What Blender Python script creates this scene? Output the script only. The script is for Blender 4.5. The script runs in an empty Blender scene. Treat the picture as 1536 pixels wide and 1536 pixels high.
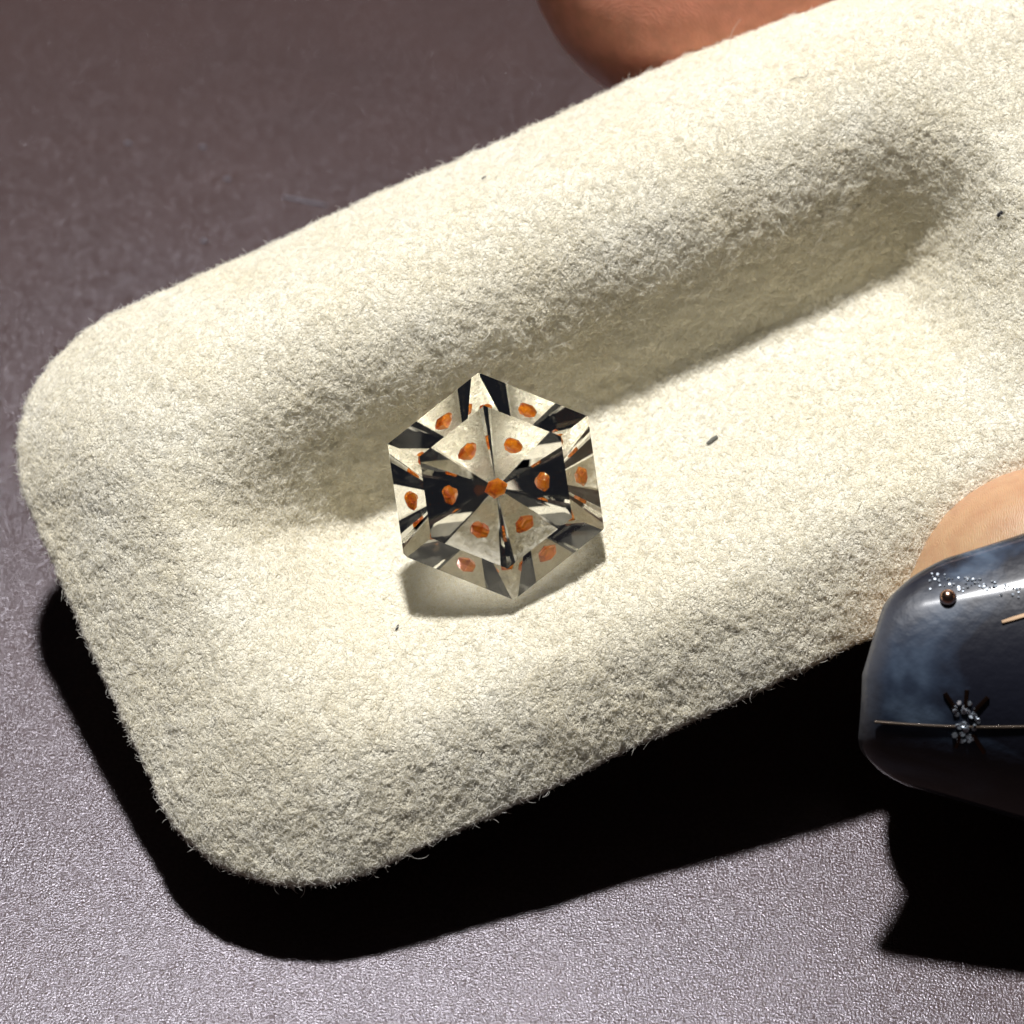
import bpy, bmesh, math, random
import numpy as np
from mathutils import Vector, Matrix, noise
random.seed(7); rng = np.random.default_rng(7)
S = bpy.context.scene
C = S.collection
S.unit_settings.system = 'METRIC'; S.unit_settings.scale_length = 0.01      # one unit is one centimetre

# ------------------------------------------------------------------ camera, world, lamp, exposure
TILT = math.radians(40)                     # view direction off the vertical
DIST = 13.0
GEM = Vector((0, 0, 1.13))                  # girdle centre of the gem above the table
RIGHT = Vector((1, 0, 0)); UP = Vector((0, math.cos(TILT), math.sin(TILT))); TOCAM = Vector((0, -math.sin(TILT), math.cos(TILT)))
def view(x, y, z=0.0):                      # a point in the tilted frame whose origin is the gem (cm)
    return GEM + RIGHT * x + UP * y + TOCAM * z
cam_d = bpy.data.cameras.new('camera'); cam = bpy.data.objects.new('camera', cam_d); C.objects.link(cam)
S.camera = cam
cam.matrix_world = Matrix(((1, 0, 0, 0), (0, UP.y, TOCAM.y, 0), (0, UP.z, TOCAM.z, 0), (0, 0, 0, 1)))
cam.location = view(24 / 400, -37 / 400, DIST)
cam_d.sensor_width = 36; cam_d.lens = 18 * DIST / 1.92
cam_d.clip_start = 0.05; cam_d.clip_end = 500
cam_d.dof.use_dof = True; cam_d.dof.focus_distance = DIST + 0.0; cam_d.dof.aperture_fstop = 0.75

W = bpy.data.worlds.new('World'); S.world = W; W.use_nodes = True
W.node_tree.nodes['Background'].inputs['Color'].default_value = (0.75, 0.8, 1.0, 1)
W.node_tree.nodes['Background'].inputs['Strength'].default_value = 0.012
ld = bpy.data.lights.new('desk_lamp', 'POINT'); lamp = bpy.data.objects.new('desk_lamp', ld); C.objects.link(lamp)
lamp.location = (-2.4, 12.6, 35.0)
ld.energy = 85000; ld.shadow_soft_size = 1.3; ld.color = (1.0, 0.99, 0.99)
S.view_settings.view_transform = 'Standard'; S.view_settings.look = 'None'
S.view_settings.exposure = 0; S.view_settings.gamma = 1
S.render.engine = 'CYCLES'
S.cycles.max_bounces = 16; S.cycles.transmission_bounces = 14; S.cycles.glossy_bounces = 8; S.cycles.diffuse_bounces = 8
S.cycles.caustics_refractive = True; S.cycles.caustics_reflective = True
S.cycles.sample_clamp_indirect = 0; S.cycles.blur_glossy = 0.3
S.cycles.use_denoising = True

# ------------------------------------------------------------------ helpers
def put(name, me, mat=None, parent=None, smooth=True):
    o = bpy.data.objects.new(name, me); C.objects.link(o)
    if mat and not me.materials: me.materials.append(mat)
    if smooth and hasattr(me, 'polygons'): me.polygons.foreach_set('use_smooth', [True] * len(me.polygons))
    if parent: o.parent = parent
    return o
def tag(o, label=None, cat=None, group=None, kind=None):
    if label: o['label'] = label
    if cat: o['category'] = cat
    if group: o['group'] = group
    if kind: o['kind'] = kind
    return o
def mesh(name, v, f):
    me = bpy.data.meshes.new(name); me.from_pydata([tuple(p) for p in v], [], [tuple(q) for q in f]); me.update(); return me
class Mat:
    def __init__(s, name, **kw):
        s.m = bpy.data.materials.new(name); s.m.use_nodes = True; s.t = s.m.node_tree; s.n = s.t.nodes
        s.b = s.n['Principled BSDF']; s.out = s.n['Material Output']
        for k, v in kw.items(): s.set(k, v)
    def set(s, k, v):
        i = s.b.inputs[k.replace('_', ' ')]
        if isinstance(v, (tuple, list)) and len(v) == 3 and i.type == 'RGBA': v = (*v, 1)
        i.default_value = v
    def node(s, t, ins={}, **at):
        nd = s.n.new(t)
        for k, v in at.items(): setattr(nd, k, v)
        for k, v in ins.items():
            if isinstance(v, bpy.types.NodeSocket): s.t.links.new(v, nd.inputs[k])
            else: nd.inputs[k].default_value = v
        return nd
    def link(s, a, b): s.t.links.new(a, s.b.inputs[b] if isinstance(b, str) else b)
    def coord(s, scale=1.0, out='Object'):
        tc = s.node('ShaderNodeTexCoord')
        mp = s.node('ShaderNodeMapping', {'Vector': tc.outputs[out]}); mp.inputs['Scale'].default_value = (scale,) * 3 if not isinstance(scale, tuple) else scale
        return mp.outputs[0]
    def noise(s, vec, scale, detail=2, rough=.5):
        return s.node('ShaderNodeTexNoise', {'Vector': vec, 'Scale': scale, 'Detail': detail, 'Roughness': rough})
    def ramp(s, fac, stops):
        r = s.node('ShaderNodeValToRGB', {'Fac': fac}); e = r.color_ramp.elements
        while len(e) < len(stops): e.new(.5)
        for q, (p, c) in zip(e, stops): q.position = p; q.color = (*c, 1)
        return r.outputs['Color']
    def math(s, op, a, b=0.0, c=None):
        d = {0: a, 1: b}
        if c is not None: d[2] = c
        return s.node('ShaderNodeMath', d, operation=op).outputs[0]
    def mix(s, fac, a, b):
        nd = s.node('ShaderNodeMix', data_type='RGBA')
        for i, v in ((0, fac), (6, a), (7, b)):
            if isinstance(v, bpy.types.NodeSocket): s.t.links.new(v, nd.inputs[i])
            else: nd.inputs[i].default_value = v if i == 0 else (*v, 1)
        return nd.outputs[2]
    def bump(s, h, strength, dist):
        nd = s.node('ShaderNodeBump', {'Height': h, 'Strength': strength, 'Distance': dist})
        s.t.links.new(nd.outputs[0], s.b.inputs['Normal']); return nd

# ------------------------------------------------------------------ tabletop
mt = Mat('dark_plum_lacquer', Roughness=.18, Specular_IOR_Level=.42, Specular_Tint=(.92, .89, 1.0))
co = mt.coord()
n1 = mt.noise(co, 112, 2, .6); n2 = mt.noise(co, 1.3, 4, .6); n3 = mt.noise(co, 60, 1, .5)
base = mt.ramp(n2.outputs[0], [(.3, (.046, .029, .027)), (.7, (.056, .034, .031))])
base = mt.mix(mt.ramp(n3.outputs[0], [(.35, (0, 0, 0)), (.7, (.5, .5, .5))]), base, (.075, .052, .052))
mt.link(base, 'Base Color')
mt.bump(n1.outputs[0], 1.0, .0024)
v = [(x, y, z) for z in (0, -2.5) for x, y in ((-45, -45), (45, -45), (45, 45), (-45, 45))]
tb = put('tabletop', mesh('tabletop', v, [(0, 1, 2, 3), (7, 6, 5, 4)] + [(i, i + 4, (i + 1) % 4 + 4, (i + 1) % 4) for i in range(4)]), mt.m, smooth=False)
tag(tb, 'dark plum brown finely grained tabletop under the display pad', kind='structure')

# ------------------------------------------------------------------ display pad (padded suede bar with a long groove)
AX = math.radians(24.8)
kx = -0.10
PX = (RIGHT * math.cos(AX) + UP * math.sin(AX) + TOCAM * kx).normalized()
PN = (TOCAM * math.cos(math.radians(24)) + UP * math.sin(math.radians(24)))
PN = (PN - PX * PN.dot(PX)).normalized(); PY = PN.cross(PX)
PAD = Matrix((PX, PY, PN)).transposed().to_4x4(); PAD.translation = GEM
PADI = PAD.inverted()
U0, U1, V0, V1, RC = -1.635, 3.35, -1.05, 1.50, 0.64
BOT = -0.64
prof_v = np.array([-1.6, -.85, -.68, .24, .33, .58, .74, .95, 1.8]); prof_z = np.array([.0, .0, -.03, -.495, -.51, -.09, .02, .07, .07])
gx = np.linspace(-1.8, 1.8, 721); gz = np.interp(gx, prof_v, prof_z)
kern = np.exp(-.5 * (np.arange(-40, 41) * .005 / .05) ** 2); kern /= kern.sum()
gz = np.convolve(np.pad(gz, 40, mode='edge'), kern, mode='valid')
def sstep(a, b, x): t = np.clip((x - a) / (b - a), 0, 1); return t * t * (3 - 2 * t)
def top_z(u, v):
    env = sstep(-1.22, -.45, u) * (1 - sstep(1.78, 2.35, u))
    flat = .07 * sstep(.0, .95, v)
    z = np.interp(v, gx, gz)
    return flat + (z - flat) * env
def rr_loop(d, M):
    """rounded rectangle inset by d, M points, starting at the right middle"""
    u0, u1, v0, v1 = U0 + d, U1 - d, V0 + d, V1 - d; r = max(RC - d * .55, .02)
    r = min(r, (v1 - v0) / 2 - .001)
    segs = [((u1, v0 + r), (u1, v1 - r)), (u1 - r, v1 - r, 0), ((u1 - r, v1), (u0 + r, v1)), (u0 + r, v1 - r, 90), ((u0, v1 - r), (u0, v0 + r)), (u0 + r, v0 + r, 180), ((u0 + r, v0), (u1 - r, v0)), (u1 - r, v0 + r, 270)]
    cnt = FR
    out = []
    for s, n in zip(segs, cnt):
        t = np.arange(n) / n
        if len(s) == 2: out.append(np.stack([s[0][0] + (s[1][0] - s[0][0]) * t, s[0][1] + (s[1][1] - s[0][1]) * t], 1))
        else:
            a = np.radians(s[2] + 90 * t); out.append(np.stack([s[0] + r * np.cos(a), s[1] + r * np.sin(a)], 1))
    return np.concatenate(out)
FR = [80, 56, 270, 56, 80, 56, 270, 56]; M = sum(FR)
EDGE, DROP = .84, .33
loops = []
L = [(.30, BOT), (.22, BOT + .015), (.17, -.58), (.12, -.50), (.06, -.42), (.02, -.375), (.004, -.345)]
for d, z in L: loops.append((d, z, 0))
for k in range(1, 33):
    a = (k / 32) ** 1.3
    loops.append((EDGE * a, -DROP * (1 - a) ** 2.1, 1))
inner = (V1 - V0) / 2
for d in np.linspace(EDGE, inner - .004, 48)[1:]: loops.append((d, 0, 2))
P = []
for d, z, k in loops:
    q = rr_loop(d, M); w = 0 if k == 0 else (1 if k == 2 else (EDGE > 0) * float(sstep(.0, .55, np.array(d))))
    zz = z + top_z(q[:, 0], q[:, 1]) * w
    P.append(np.column_stack([q, zz]))
P = np.array(P); nl = len(P); P = P.reshape(-1, 3)
F = [(i * M + j, i * M + (j + 1) % M, (i + 1) * M + (j + 1) % M, (i + 1) * M + j) for i in range(nl - 1) for j in range(M)]
F.append(tuple(range(M))[::-1])
o_ = (nl - 1) * M; F += [(o_ + (40 + k) % M, o_ + (40 + k + 1) % M, o_ + (40 - k - 1) % M, o_ + (40 - k) % M) for k in range(1, M // 2 - 1)]
pm = mesh('display_pad', P, F)
nrm = np.zeros(len(P) * 3); pm.vertices.foreach_get('normal', nrm); nrm = nrm.reshape(-1, 3)
disp = np.array([.011 * noise.noise(Vector(p) * 2.2) + .005 * noise.noise(Vector(p) * 7) + .0045 * noise.noise(Vector(p) * 17) + .0035 * noise.noise(Vector(p) * 34) for p in P])
P2 = P + nrm * disp[:, None]; pm.vertices.foreach_set('co', P2.ravel()); pm.update()
def suede(name, hair=False):
    c0, c1, c2 = ((.94, .917, .835), (.955, .94, .88), (.87, .84, .745)) if hair else ((.87, .81, .64), (.90, .86, .73), (.78, .72, .57))
    m = Mat(name, Roughness=.8 if not hair else .30, Specular_IOR_Level=.25 if not hair else .8)
    co = m.coord()
    a = m.noise(co, 2.2, 3, .6); b = m.noise(co, 34 if not hair else 60, 2, .6)
    base = m.mix(m.ramp(a.outputs[0], [(.35, (0, 0, 0)), (.65, (1, 1, 1))]), c0, c1)
    base = m.mix(m.ramp(b.outputs[0], [(.42, (.45, .45, .45)), (.6, (0, 0, 0))]), base, c2)
    m.link(base, 'Base Color')
    if not hair:
        c = m.noise(co, 70, 3, .65); m.bump(c.outputs[0], .8, .02)
        m.set('Sheen Weight', .25); m.set('Sheen Roughness', .4)
    else:                                       # thin fibres let light through
        tr = m.node('ShaderNodeBsdfTranslucent', {'Color': base}); mx = m.node('ShaderNodeMixShader', {0: .5})
        m.t.links.new(m.b.outputs[0], mx.inputs[1]); m.t.links.new(tr.outputs[0], mx.inputs[2]); m.t.links.new(mx.outputs[0], m.out.inputs[0])
    return m.m
pad = put('display_pad', pm, suede('cream_suede'))
pad.matrix_world = PAD
tag(pad, 'cream suede display pad with rounded corners and a long groove holding the gem', 'display pad')
# nap: short fibres lying every way over the suede
NF = 720000
quad = np.array([f for f in F if len(f) == 4][:-(M // 2 - 2)]); keep = quad[:, 0] >= M * 2
quad = quad[keep]
cu = P2[quad].mean(1); vis = cu[:, 0] < 2.75
quad = quad[vis]
A = P2[quad[:, 0]]; B = P2[quad[:, 1]]; Cc = P2[quad[:, 2]]; Dd = P2[quad[:, 3]]
area = .5 * np.linalg.norm(np.cross(Cc - A, Dd - B), axis=1); pr = area / area.sum()
fi = rng.choice(len(quad), NF, p=pr); s, t = rng.random((2, NF, 1))
pos = (A[fi] * (1 - s) + B[fi] * s) * (1 - t) + (Dd[fi] * (1 - s) + Cc[fi] * s) * t
nn = np.cross(Cc - A, Dd - B)[fi]; nn /= np.linalg.norm(nn, axis=1)[:, None]
rd = rng.normal(size=(NF, 3)); rd -= nn * (rd * nn).sum(1)[:, None]; rd /= np.linalg.norm(rd, axis=1)[:, None]
bd = np.cross(nn, rd)
ln = rng.lognormal(math.log(.0155), .45, (NF, 1)); ln = np.clip(ln, .007, .07)
el = np.radians(rng.normal(16, 13, (NF, 1))); el = np.clip(el, -.05, 1.3)
stray = rng.random((NF, 1)) < .003; el = np.where(stray, rng.uniform(.5, 1.3, (NF, 1)), el); ln = np.where(stray, ln * 1.9, ln)
cv = rng.normal(0, .9, (NF, 1))
lump = np.array([noise.noise(Vector(p) * 42) + .6 * noise.noise(Vector(p) * 80 + Vector((5, 5, 5))) for p in pos])[:, None]
pts = []; cur = pos + nn * (.0075 * lump - .001)
for k in range(5):
    pts.append(cur.copy())
    a = cv * k / 2; e = el * (1 - .35 * k / 2)
    cur = cur + ((rd * np.cos(a) + bd * np.sin(a)) * np.cos(e) + nn * np.sin(e)) * ln / 4
pts = np.stack(pts, 1)
hc = bpy.data.hair_curves.new('nap'); hc.add_curves([5] * NF)
hc.attributes['position'].data.foreach_set('vector', pts.astype(np.float32).ravel())
rad = (rng.uniform(.0006, .0012, (NF, 1)) * np.array([[1, 1, .9, .75, .4]])).astype(np.float32)
ra = hc.attributes.get('radius') or hc.attributes.new('radius', 'FLOAT', 'POINT'); ra.data.foreach_set('value', rad.ravel())
hc.materials.append(suede('suede_fibre', True))
nap = bpy.data.objects.new('nap', hc); C.objects.link(nap); nap.parent = pad; tag(nap, kind='stuff')

# ------------------------------------------------------------------ gem
GR = .4375
def gem_planes(al, c, b, gt, table, rot):
    ap = math.cos(math.pi / 6); PL = []; a = sum(al) / 6
    zc = -gt - ap * math.tan(math.radians(a)); zt = gt + ap * (1 - table) * math.tan(math.radians(c))
    PL.append((Vector((0, 0, 1)), zt))
    for k in range(6):
        ph = rot + math.pi / 6 + k * math.pi / 3; n = Vector((math.cos(ph), math.sin(ph), 0))
        PL.append((n, ap))
        s, q = math.sin(math.radians(c)), math.cos(math.radians(c)); PL.append((Vector((n.x * s, n.y * s, q)), s * ap + q * gt))
        s, q = math.sin(math.radians(al[k])), math.cos(math.radians(al[k])); PL.append((Vector((n.x * s, n.y * s, -q)), -q * zc))
    mains = [p for p, _ in PL if p.z < -.1]
    for k in range(6):
        n = (mains[k - 1] + mains[k]).normalized(); h = Vector((n.x, n.y, 0)).normalized()
        sl = math.atan2(Vector((n.x, n.y)).length, -n.z) + math.radians(b)
        PL.append((Vector((h.x * math.sin(sl), h.y * math.sin(sl), -math.cos(sl))), -math.cos(sl) * zc))
    return PL, zc, zt
pav = (51.6, 48.7, 54, 53.2, 48.7, 53); pa = sum(pav) / 6
PL, zc, zt = gem_planes(pav, 41, .45, .02, .70, math.radians(98.2))
bm = bmesh.new(); bmesh.ops.create_cube(bm, size=4)
for n, d in PL:
    r = bmesh.ops.bisect_plane(bm, geom=bm.verts[:] + bm.edges[:] + bm.faces[:], plane_co=n * d, plane_no=n, clear_outer=True, dist=1e-6)
    ed = [e for e in bm.edges if e.is_boundary]
    if ed: bmesh.ops.contextual_create(bm, geom=ed)
bmesh.ops.remove_doubles(bm, verts=bm.verts[:], dist=1e-4)
bmesh.ops.recalc_face_normals(bm, faces=bm.faces[:])
bmesh.ops.scale(bm, vec=(GR,) * 3, verts=bm.verts[:])
gm = bpy.data.meshes.new('gemstone'); bm.to_mesh(gm); bm.free()
mg = Mat('colourless_quartz', Roughness=0, IOR=1.544, Transmission_Weight=1.0, Base_Color=(1, .99, .94))
gem = put('gemstone', gm, mg.m, smooth=False)
gem.matrix_world = Matrix((RIGHT, UP, TOCAM)).transposed().to_4x4() ; gem.location = GEM
tag(gem, 'clear hexagonal faceted gem with an orange speck at its centre in the pad groove', 'gemstone')
# orange inclusion: an irregular little crystal on the axis
bm = bmesh.new(); rows = []
for z, r in ((-.075, .03), (-.035, .085), (.012, .104), (.045, .088), (.062, .062)):
    rows.append([bm.verts.new((r * math.cos(math.radians(60 * k + 20)) * (1 + .12 * math.sin(k * 2.3 + z * 30)), r * math.sin(math.radians(60 * k + 20)) * (1 + .12 * math.cos(k * 1.7 + z * 40)), z + .012 * math.sin(k * 1.9))) for k in range(6)])
for p, q in zip(rows, rows[1:]):
    for k in range(6): bm.faces.new((p[k], p[(k + 1) % 6], q[(k + 1) % 6], q[k]))
bm.faces.new(rows[-1]); bm.faces.new(rows[0][::-1])
bmesh.ops.rotate(bm, verts=bm.verts[:], cent=(0, 0, 0), matrix=Matrix.Rotation(math.radians(17), 3, Vector((.8, .6, 0))))
bmesh.ops.triangulate(bm, faces=bm.faces[:])
bmesh.ops.scale(bm, vec=(.96, .88, .85), verts=bm.verts[:])
bmesh.ops.scale(bm, vec=(GR,) * 3, verts=bm.verts[:])
im = bpy.data.meshes.new('inclusion'); bm.to_mesh(im); bm.free()
mo = Mat('orange_crystal', Roughness=.25, Specular_IOR_Level=.6)
nz = mo.noise(mo.coord(), 30, 3); mo.link(mo.ramp(nz.outputs[0], [(.38, (.56, .085, .005)), (.6, (.86, .25, .010))]), 'Base Color')
inc = put('inclusion', im, mo.m, gem, smooth=False); inc.location = (0, 0, (zc + .41) * GR)

# ------------------------------------------------------------------ hand
def ring_tube(path, radii, flat=None, seg=40):
    """closed tapered tube along view-frame points, with rounded ends"""
    pth = [Vector(p) for p in path]; V = []; Fc = []
    # dense resample with catmull-rom
    pts = []; rs = []
    n = len(pth)
    for i in range(n - 1):
        p0, p1, p2, p3 = pth[max(i - 1, 0)], pth[i], pth[i + 1], pth[min(i + 2, n - 1)]
        r0, r1, r2, r3 = radii[max(i - 1, 0)], radii[i], radii[i + 1], radii[min(i + 2, n - 1)]
        for k in range(10):
            t = k / 10
            f = lambda a, b, c, d: .5 * (2 * b + (c - a) * t + (2 * a - 5 * b + 4 * c - d) * t * t + (3 * b - a - 3 * c + d) * t ** 3)
            pts.append(f(p0, p1, p2, p3)); rs.append(f(Vector(r0), Vector(r1), Vector(r2), Vector(r3)))
    pts.append(pth[-1]); rs.append(Vector(radii[-1]))
    m = len(pts)
    up = Vector((0, 0, 1))
    for i in range(m):
        tg = (pts[min(i + 1, m - 1)] - pts[max(i - 1, 0)]).normalized()
        sd = up.cross(tg).normalized(); uu = tg.cross(sd)
        for k in range(seg):
            a = 2 * math.pi * k / seg
            V.append(pts[i] + sd * (math.cos(a) * rs[i][0]) + uu * (math.sin(a) * rs[i][1]))
    for i in range(m - 1):
        for k in range(seg):
            Fc.append((i * seg + k, i * seg + (k + 1) % seg, (i + 1) * seg + (k + 1) % seg, (i + 1) * seg + k))
    Fc.append(tuple(range(seg))[::-1]); Fc.append(tuple((m - 1) * seg + k for k in range(seg)))
    return V, Fc
def tip(path, radii, Lt=None):
    """prepend a rounded tip to a tube that starts at its fingertip"""
    p0, p1 = Vector(path[0]), Vector(path[1]); d = (p0 - p1).normalized(); r = radii[0]; Lt = Lt or min(r[0], r[1]) * 1.05
    pp, rr = [], []
    for a in (88, 75, 60, 45, 30, 15):
        pp.append(p0 + d * Lt * math.sin(math.radians(a))); q = math.cos(math.radians(a)); rr.append((r[0] * q, r[1] * q))
    return pp + [Vector(p) for p in path], rr + list(radii)
tubes = []
thumb_p = [(2.15, -.46, .0), (2.75, -.48, .05), (3.6, -.50, .05), (4.8, -.50, .1), (6.2, -.35, .4), (7.8, .1, .5), (9.3, .8, .4)]
thumb_r = [(.56, .42), (.66, .50), (.85, .66), (.82, .74), (.95, .92), (1.25, 1.1), (1.5, 1.2)]
tubes.append(ring_tube(*tip(thumb_p, thumb_r, .62)))
tubes.append(ring_tube(*tip([(1.80, -.70, .06), (2.4, -.66, .0), (3.1, -.56, -.05), (3.8, -.5, .0)], [(.40, .42), (.52, .46), (.6, .5), (.5, .4)], .40)))      # soft pad of the thumb, hidden bulk added to fill out its shadow
index_p = [(.73, 2.24, -1.4), (1.5, 2.61, -1.4), (2.4, 2.95, -1.3), (3.6, 3.25, -.95), (4.4, 3.5, -.85), (6.0, 3.7, -.6), (7.4, 3.4, -.4), (9.2, 2.6, -.3)]
index_r = [(.70, .58), (.78, .66), (.80, .72), (.82, .76), (.90, .84), (.98, .92), (1.1, 1.0), (1.3, 1.1)]
tubes.append(ring_tube(*tip(index_p, index_r)))
for dy, dz, fl in ((1.5, -.15, 1.5), (3.0, -.4, 1.8), (4.3, -.6, 2.9)):
    p = [(3.9 + fl, 3.4 + dy * .85, -1.2 + dz * .6), (4.4 + fl, 3.9 + dy * .85, -.9 + dz * .6), (5.8 + fl * .6, 4.2 + dy * .8, -.6 + dz * .6), (7.4 + fl * .3, 3.9 + dy * .72, -.5 + dz * .5), (9.4, 2.8 + dy * .6, -.3 + dz * .4)]
    r = [(.62, .56), (.70, .64), (.78, .72), (.92, .85), (1.1, 1.0)]
    tubes.append(ring_tube(*tip(p, r)))
tubes.append(ring_tube([(7.6, 3.4, -.4), (9.2, 2.9, -.3), (11.0, 2.6, -.2), (13.0, 2.4, 0), (15.0, 2.4, .2), (19, 2.6, .6)], [(1.2, .7), (2.6, 1.1), (2.9, 1.35), (2.5, 1.4), (2.1, 1.5), (2.3, 1.8)]))
VV, FF = [], []
for Vt, Ft in tubes:
    o0 = len(VV); VV += [view(*p) for p in Vt]; FF += [tuple(i + o0 for i in f) for f in Ft]
hm = mesh('hand', VV, FF)
mk = Mat('skin', Roughness=.48, Specular_IOR_Level=.4, Subsurface_Weight=.25, Subsurface_Scale=.12)
mk.set('Subsurface Radius', (1.0, .35, .18))
co = mk.coord()
nz = mk.noise(co, 2.2, 3); nz2 = mk.noise(co, 14, 3)
base = mk.ramp(nz.outputs[0], [(.35, (.44, .30, .15)), (.65, (.50, .37, .20))])
# fingertips are redder than the rest of the fingers
tcn = mk.node('ShaderNodeTexCoord'); sep = mk.node('ShaderNodeVectorMath', {0: tcn.outputs['Object'], 1: view(1.0, 2.0, -.6)}, operation='DISTANCE')
base = mk.mix(mk.ramp(mk.math('DIVIDE', sep.outputs['Value'], 3.0), [(.3, (1, 1, 1)), (.95, (0, 0, 0))]), base, (.80, .33, .22))
base = mk.mix(mk.ramp(nz2.outputs[0], [(.3, (.3, .3, .3)), (.6, (0, 0, 0))]), base, (.38, .16, .09))
mk.link(base, 'Base Color')
wv = mk.node('ShaderNodeTexWave', {'Vector': co, 'Scale': 38.0, 'Distortion': 9.0, 'Detail': 1.5, 'Detail Scale': .8}, wave_type='RINGS', rings_direction='Z')
pn = mk.noise(co, 40, 3)
mk.bump(mk.math('ADD', mk.math('MULTIPLY', mk.math('MULTIPLY', wv.outputs['Fac'], nz2.outputs[0]), .6), mk.math('MULTIPLY', pn.outputs[0], .8)),   .24, .008)
hand = put('hand', hm, mk.m)
rm = hand.modifiers.new('remesh', 'REMESH'); rm.mode = 'VOXEL'; rm.voxel_size = .06; rm.use_smooth_shade = True
sm = hand.modifiers.new('smooth', 'SMOOTH'); sm.iterations = 8; sm.factor = .5
tag(hand, 'hand pinching the cream pad between a fingertip and a thumb with long navy nail', 'hand')

# thumbnail: a thick tapered gel nail, curved across and along
NX0, NX1 = 1.39, 3.30
def nail_pt(t, w, lift=0.0):
    """t 0 at the free edge .. 1 at the cuticle; w -1 (lower side) .. 1 (upper side)"""
    half = .30 + .37 * sstep(-.1, .75, t) ** .8 - .05 * sstep(.75, 1.0, t)
    cy = -.70 + .02 * t
    x = NX0 + (NX1 - NX0) * t + .075 * w - .10 * (1 - abs(w)) * (1 - t) ** 3 * .6
    ang = w * math.radians(68)
    R = half / math.sin(math.radians(68))
    y = cy + R * math.sin(ang) + .02
    z = .58 - R * (1 - math.cos(ang)) * .80 - .05 * (1 - t) ** 2 + .17 * t - .07
    n = Vector((-.25 * (1 - t), math.sin(ang), math.cos(ang))).normalized()
    return Vector((x, y, z)) + n * lift, n
NT, NW = 60, 48
corner = .13
V = []; Fc = []
def shape_t(i, w):
    """rounds the two free corners"""
    t = i / NT
    k = max(0, abs(w) - .55) / .45
    return t * (1 - .13 * (1 - math.sqrt(max(0, 1 - k * k)))) + .13 * (1 - math.sqrt(max(0, 1 - k * k)))
TH = .06
for side in (1, 0):
    for i in range(NT + 1):
        for j in range(NW + 1):
            w = -1 + 2 * j / NW; t = shape_t(i, w)
            e = min(1, (i / NT) / .07, (1 - abs(w)) / .10 + .0); e = math.sqrt(max(0, 1 - (1 - e) ** 2))
            p, n = nail_pt(float(t), w, 0 if side == 0 else TH * (.35 + .65 * e))
            V.append(view(*p))
NN = (NT + 1) * (NW + 1); ix = lambda s, i, j: s * NN + i * (NW + 1) + j
for i in range(NT):
    for j in range(NW):
        Fc.append((ix(0, i, j), ix(0, i + 1, j), ix(0, i + 1, j + 1), ix(0, i, j + 1))[::-1]); Fc.append((ix(1, i, j), ix(1, i + 1, j), ix(1, i + 1, j + 1), ix(1, i, j + 1)))
for i in range(NT):
    for j in (0, NW):
        q = (ix(0, i, j), ix(0, i + 1, j), ix(1, i + 1, j), ix(1, i, j)); Fc.append(q if j else q[::-1])
for j in range(NW):
    for i in (0, NT):
        q = (ix(0, i, j), ix(0, i, j + 1), ix(1, i, j + 1), ix(1, i, j)); Fc.append(q[::-1] if i else q)
nm = mesh('thumbnail', V, Fc)
bm = bmesh.new(); bm.from_mesh(nm); bmesh.ops.recalc_face_normals(bm, faces=bm.faces[:]); bm.to_mesh(nm); bm.free()
rim = nm.attributes.new('rim', 'FLOAT', 'POINT')
vals = []
for sd in (1, 0):
    for i in range(NT + 1):
        for j in range(NW + 1):
            w = -1 + 2 * j / NW; e = min((i / NT) / .05, (1 - abs(w)) / .07)
            vals.append(1.0 - min(1, e) if sd else 1.0)
rim.data.foreach_set('value', vals)
mn = Mat('navy_gel_polish', Roughness=.45, Specular_IOR_Level=.25, Coat_Weight=.7, Coat_Roughness=.08)
co = mn.coord()
cl = mn.noise(co, 2.3, 4, .55); cl.inputs['Distortion'].default_value = .6
base = mn.ramp(cl.outputs[0], [(.46, (.010, .011, .019)), (.55, (.028, .040, .066)), (.66, (.085, .12, .175))])
at = mn.node('ShaderNodeAttribute', attribute_name='rim')
base = mn.mix(mn.math('POWER', at.outputs['Fac'], 1.5), base, (.10, .10, .11))
mn.link(base, 'Base Color')
bn = mn.noise(co, 26, 2); bn2 = mn.noise(co, 85, 1); mn.bump(mn.math('ADD', bn.outputs[0], mn.math('MULTIPLY', bn2.outputs[0], .03)), .12, .02)
nail = put('thumbnail', nm, mn.m, hand)
tag(nail, 'long dark navy gel thumbnail with smoky blue clouds and silver decorations')
# nail decorations, and chips that imitate its speckled highlight
gold = Mat('gold_foil', Metallic=.6, Roughness=.4, Base_Color=(.30, .20, .12)); dull = Mat('bronze_thread', Metallic=.3, Roughness=.5, Base_Color=(.07, .05, .035)); silver = Mat('silver_glitter_and_glint', Metallic=.8, Roughness=.45, Base_Color=(.45, .50, .56))
brown = Mat('bronze_foil', Metallic=1.0, Roughness=.35, Base_Color=(.10, .05, .03)); copper = Mat('copper_bead', Metallic=1.0, Roughness=.2, Base_Color=(.85, .52, .38))
def invert(x, y):
    """(t, w) of the nail under view-frame x, y"""
    best = None
    t, w = .3, 0.
    for _ in range(40):
        p, _n = nail_pt(float(t), w); 
        w = max(-.98, min(.98, w + (y - p.y) / .75)); t = max(0, min(1, t + (x - p.x) / (NX1 - NX0)))
    return t, w
def on_nail(px, py, lift):
    z = 0
    for _ in range(4):
        k = 1 - z / DIST
        x = (24 / 400 + (px - 768) / 400 * k); y = (-37 / 400 - (py - 768) / 400 * k)
        t, w = invert(x, y); p, n = nail_pt(float(t), w, lift); z = p.z
    return p, n
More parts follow.
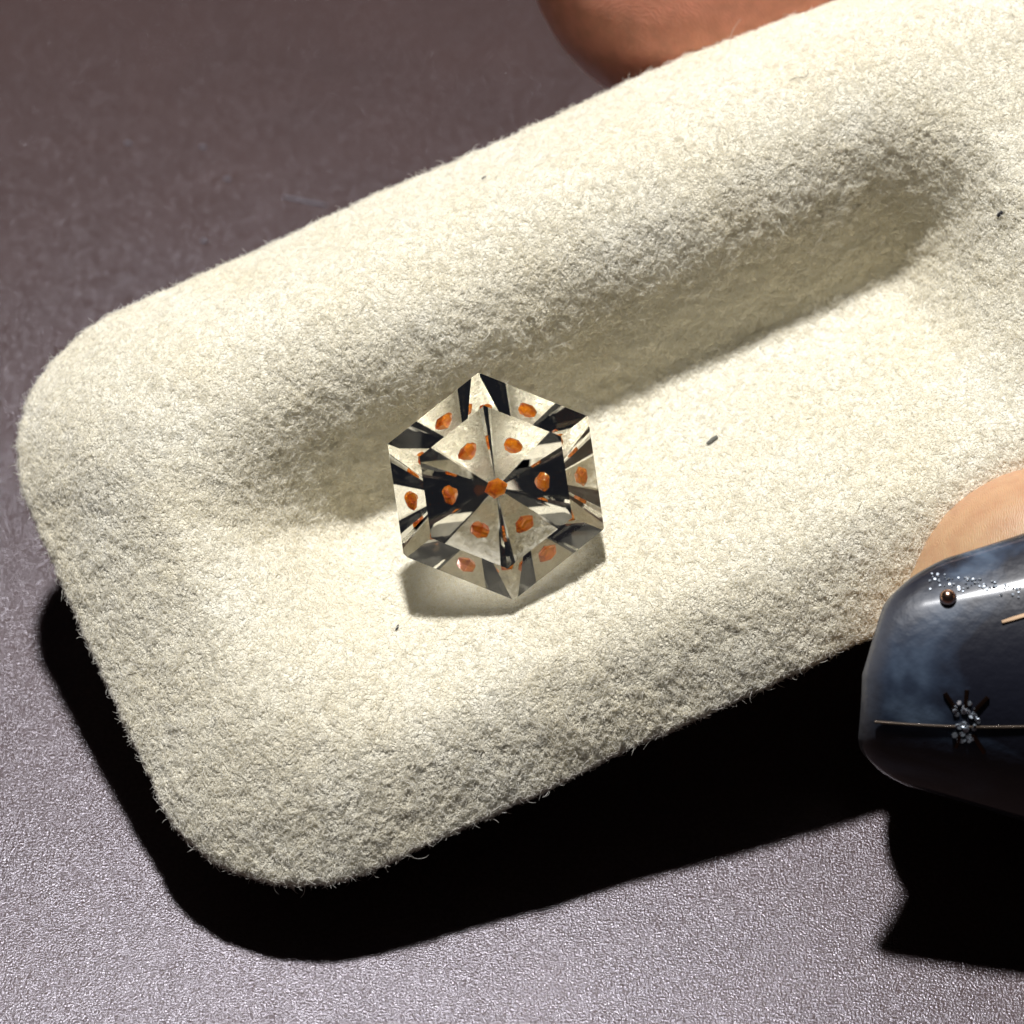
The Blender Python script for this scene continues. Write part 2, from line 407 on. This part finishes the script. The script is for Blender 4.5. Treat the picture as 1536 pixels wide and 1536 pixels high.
def strip(name, pix, width, mat, lift=TH + .004):
    V = []; Fc = []; H = .006
    pts = [on_nail(x, y, lift) for x, y in pix]
    for i, (p, n) in enumerate(pts):
        d = (pts[min(i + 1, len(pts) - 1)][0] - pts[max(i - 1, 0)][0]).normalized(); s = n.cross(d).normalized()
        wd = width * (.5 + .5 * math.sin(math.pi * min(1, max(0, (i + .5) / len(pts))))) if width > .02 else width
        for a, b in ((-1, -1), (1, -1), (.6, .6), (-.6, .6)): V.append(view(*(p + s * wd / 2 * a + n * H * b)))
    for i in range(len(pts) - 1):
        for k in range(4): Fc.append((i * 4 + k, i * 4 + (k + 1) % 4, i * 4 + 4 + (k + 1) % 4, i * 4 + 4 + k))
    Fc += [(0, 1, 2, 3), tuple(len(pts) * 4 - 4 + k for k in (3, 2, 1, 0))]
    return put(name, mesh(name, V, Fc), mat, nail, smooth=False)
strip('gold_thread', [(1318 + 9 * i, 1073 + 6 * math.sin(i / 25 * 2.2) + 4 * i / 25) for i in range(32)], .009, dull.m)
strip('gold_bar', [(1508, 942), (1522, 938), (1540, 933), (1556, 928)], .022, gold.m)
p, n = on_nail(1428, 912, TH + .008)
bm = bmesh.new(); bmesh.ops.create_uvsphere(bm, u_segments=20, v_segments=12, radius=.031)
bmesh.ops.translate(bm, verts=bm.verts[:], vec=view(*p)); bme = bpy.data.meshes.new('bead'); bm.to_mesh(bme); bm.free(); put('bead', bme, copper.m, nail)
star = None
V = []; Fc = []
def chip(V, Fc, px, py, r, lift, tilt=.5):
    p, n = on_nail(px, py, lift); n = (n + Vector(rng.normal(0, tilt, 3))).normalized()
    a = n.orthogonal().normalized(); b = n.cross(a); o0 = len(V); ph = rng.random() * 6
    for zz in (-.002, .002):
        for k in range(6): V.append(view(*(p + (a * math.cos(ph + k * math.pi / 3) + b * math.sin(ph + k * math.pi / 3)) * r + n * zz)))
    Fc.append(tuple(o0 + 6 + k for k in range(6))); Fc.append(tuple(o0 + k for k in range(6))[::-1])
    for k in range(6): Fc.append((o0 + k, o0 + (k + 1) % 6, o0 + 6 + (k + 1) % 6, o0 + 6 + k))
for k in range(42):
    a = rng.random() * 6.28; r = 27 * math.sqrt(rng.random()); chip(V, Fc, 1452 + math.cos(a) * r * .8, 1074 + math.sin(a) * r, rng.uniform(.005, .012), TH + rng.uniform(.003, .007), .28)
star = put('star_charm', mesh('star_charm', V, Fc), silver.m, nail, smooth=False)
for a, l0, l1 in ((128, 22, 50), (85, 22, 44), (42, 24, 50), (-55, 26, 54), (-110, 24, 38)):
    ca, sa = math.cos(math.radians(a)), -math.sin(math.radians(a))
    st = strip('ray', [(1452 + ca * q, 1074 + sa * q) for q in np.linspace(l0 * .85, l1 * .95, 4)], .017, brown.m, TH + .006); st.parent = star
V = []; Fc = []
for k in range(70):
    x = 1400 + abs(rng.normal(0, 1)) * 85; y = 878 + (x - 1385) * .08 + abs(rng.normal(0, 9)) 
    if x < 1600: chip(V, Fc, x, y, rng.uniform(.0025, .006), TH + .003, .35)
gl = put('highlight_glitter', mesh('highlight_glitter', V, Fc), silver.m, nail, smooth=False); tag(gl, kind='stuff')  # silver chips along the upper nail, mostly standing in for its broken highlight

# ------------------------------------------------------------------ lint and dust
dk = Mat('dark_lint', Roughness=.8, Base_Color=(.03, .03, .035)); gy = Mat('grey_lint', Roughness=.8, Base_Color=(.12, .12, .10)); pl = Mat('pale_dust', Roughness=.7, Base_Color=(.17, .16, .19))
bpy.context.view_layer.update()
dg = bpy.context.evaluated_depsgraph_get()
from mathutils.bvhtree import BVHTree
bv_pad = BVHTree.FromPolygons([tuple(PAD @ Vector(p)) for p in P2], F)
CAMP = cam.location.copy()
def ray(px, py, table=False):
    d = (RIGHT * ((px - 768) / 400) - UP * ((py - 768) / 400) - TOCAM * DIST).normalized()
    if table: t = -CAMP.z / d.z; return CAMP + d * t, Vector((0, 0, 1))
    h = bv_pad.ray_cast(CAMP, d); return h[0], h[1]
def thread(name, label, pix, r, mat, table=False, lift=.006):
    pts = []; 
    for x, y in pix:
        p, n = ray(x, y, table); pts.append(p + n * (lift if not table else r * .6))
    cdat = bpy.data.curves.new(name, 'CURVE'); cdat.dimensions = '3D'; cdat.bevel_depth = r; cdat.bevel_resolution = 2; cdat.use_fill_caps = True
    sp = cdat.splines.new('POLY'); sp.points.add(len(pts) - 1)
    for q, (a, p) in zip(sp.points, enumerate(pts)): q.co = (*p, 1); q.radius = .5 + .5 * math.sin(math.pi * (a + .7) / (len(pts) + .4))
    me = bpy.data.meshes.new_from_object(bpy.data.objects.new('t', cdat))
    return tag(put(name, me, mat), label, 'lint')
thread('lint', 'small grey flake of lint on the pad right of the gem', [(1062, 668), (1068, 663), (1076, 657)], .010, gy.m)
thread('lint', 'short black speck at the far right beside the groove end', [(1498, 324), (1501, 321), (1505, 318)], .008, dk.m)
thread('lint', 'fine curly grey hair on the upper part of the pad near the fingertip', [(1185, 122), (1196, 117), (1208, 118), (1213, 112), (1212, 106)], .0016, gy.m)
thread('lint', 'tiny dark speck on the upper part of the pad above the gem', [(724, 270), (729, 267)], .005, dk.m)
thread('lint', 'tiny dark fibre on the pad just below the gem', [(594, 947), (596, 943), (598, 939)], .004, dk.m)
thread('lint', 'blurred pale streak on the table touching the upper edge of the pad', [(425, 296), (445, 300), (465, 304), (490, 309)], .006, pl.m, True)
for lab, x, y in (('pale dust speck on the table at upper left, largest of the specks', 192, 216), ('pale dust speck on the table nearest the upper edge of the pad', 306, 363), ('pale dust speck on the table right of the largest speck', 304, 222), ('pale dust speck on the table between the largest speck and the pad', 341, 270)):
    thread('dust_speck', lab, [(x - 4, y), (x, y - 1), (x + 4, y + 1)], .008, pl.m, True)

bpy.context.view_layer.update()
cl_ = PADI @ (GEM + TOCAM * zc * GR)
print('culet in pad frame', cl_, 'pad z there', float(np.interp(cl_.y, gx, gz)))
zs = [(PAD @ Vector(p)).z for p in P2[::37]]; print('pad lowest', min(zs), 'PX', PX[:], 'PN', PN[:])
hv = [q.z for q in VV]; print('hand lowest', min(hv))
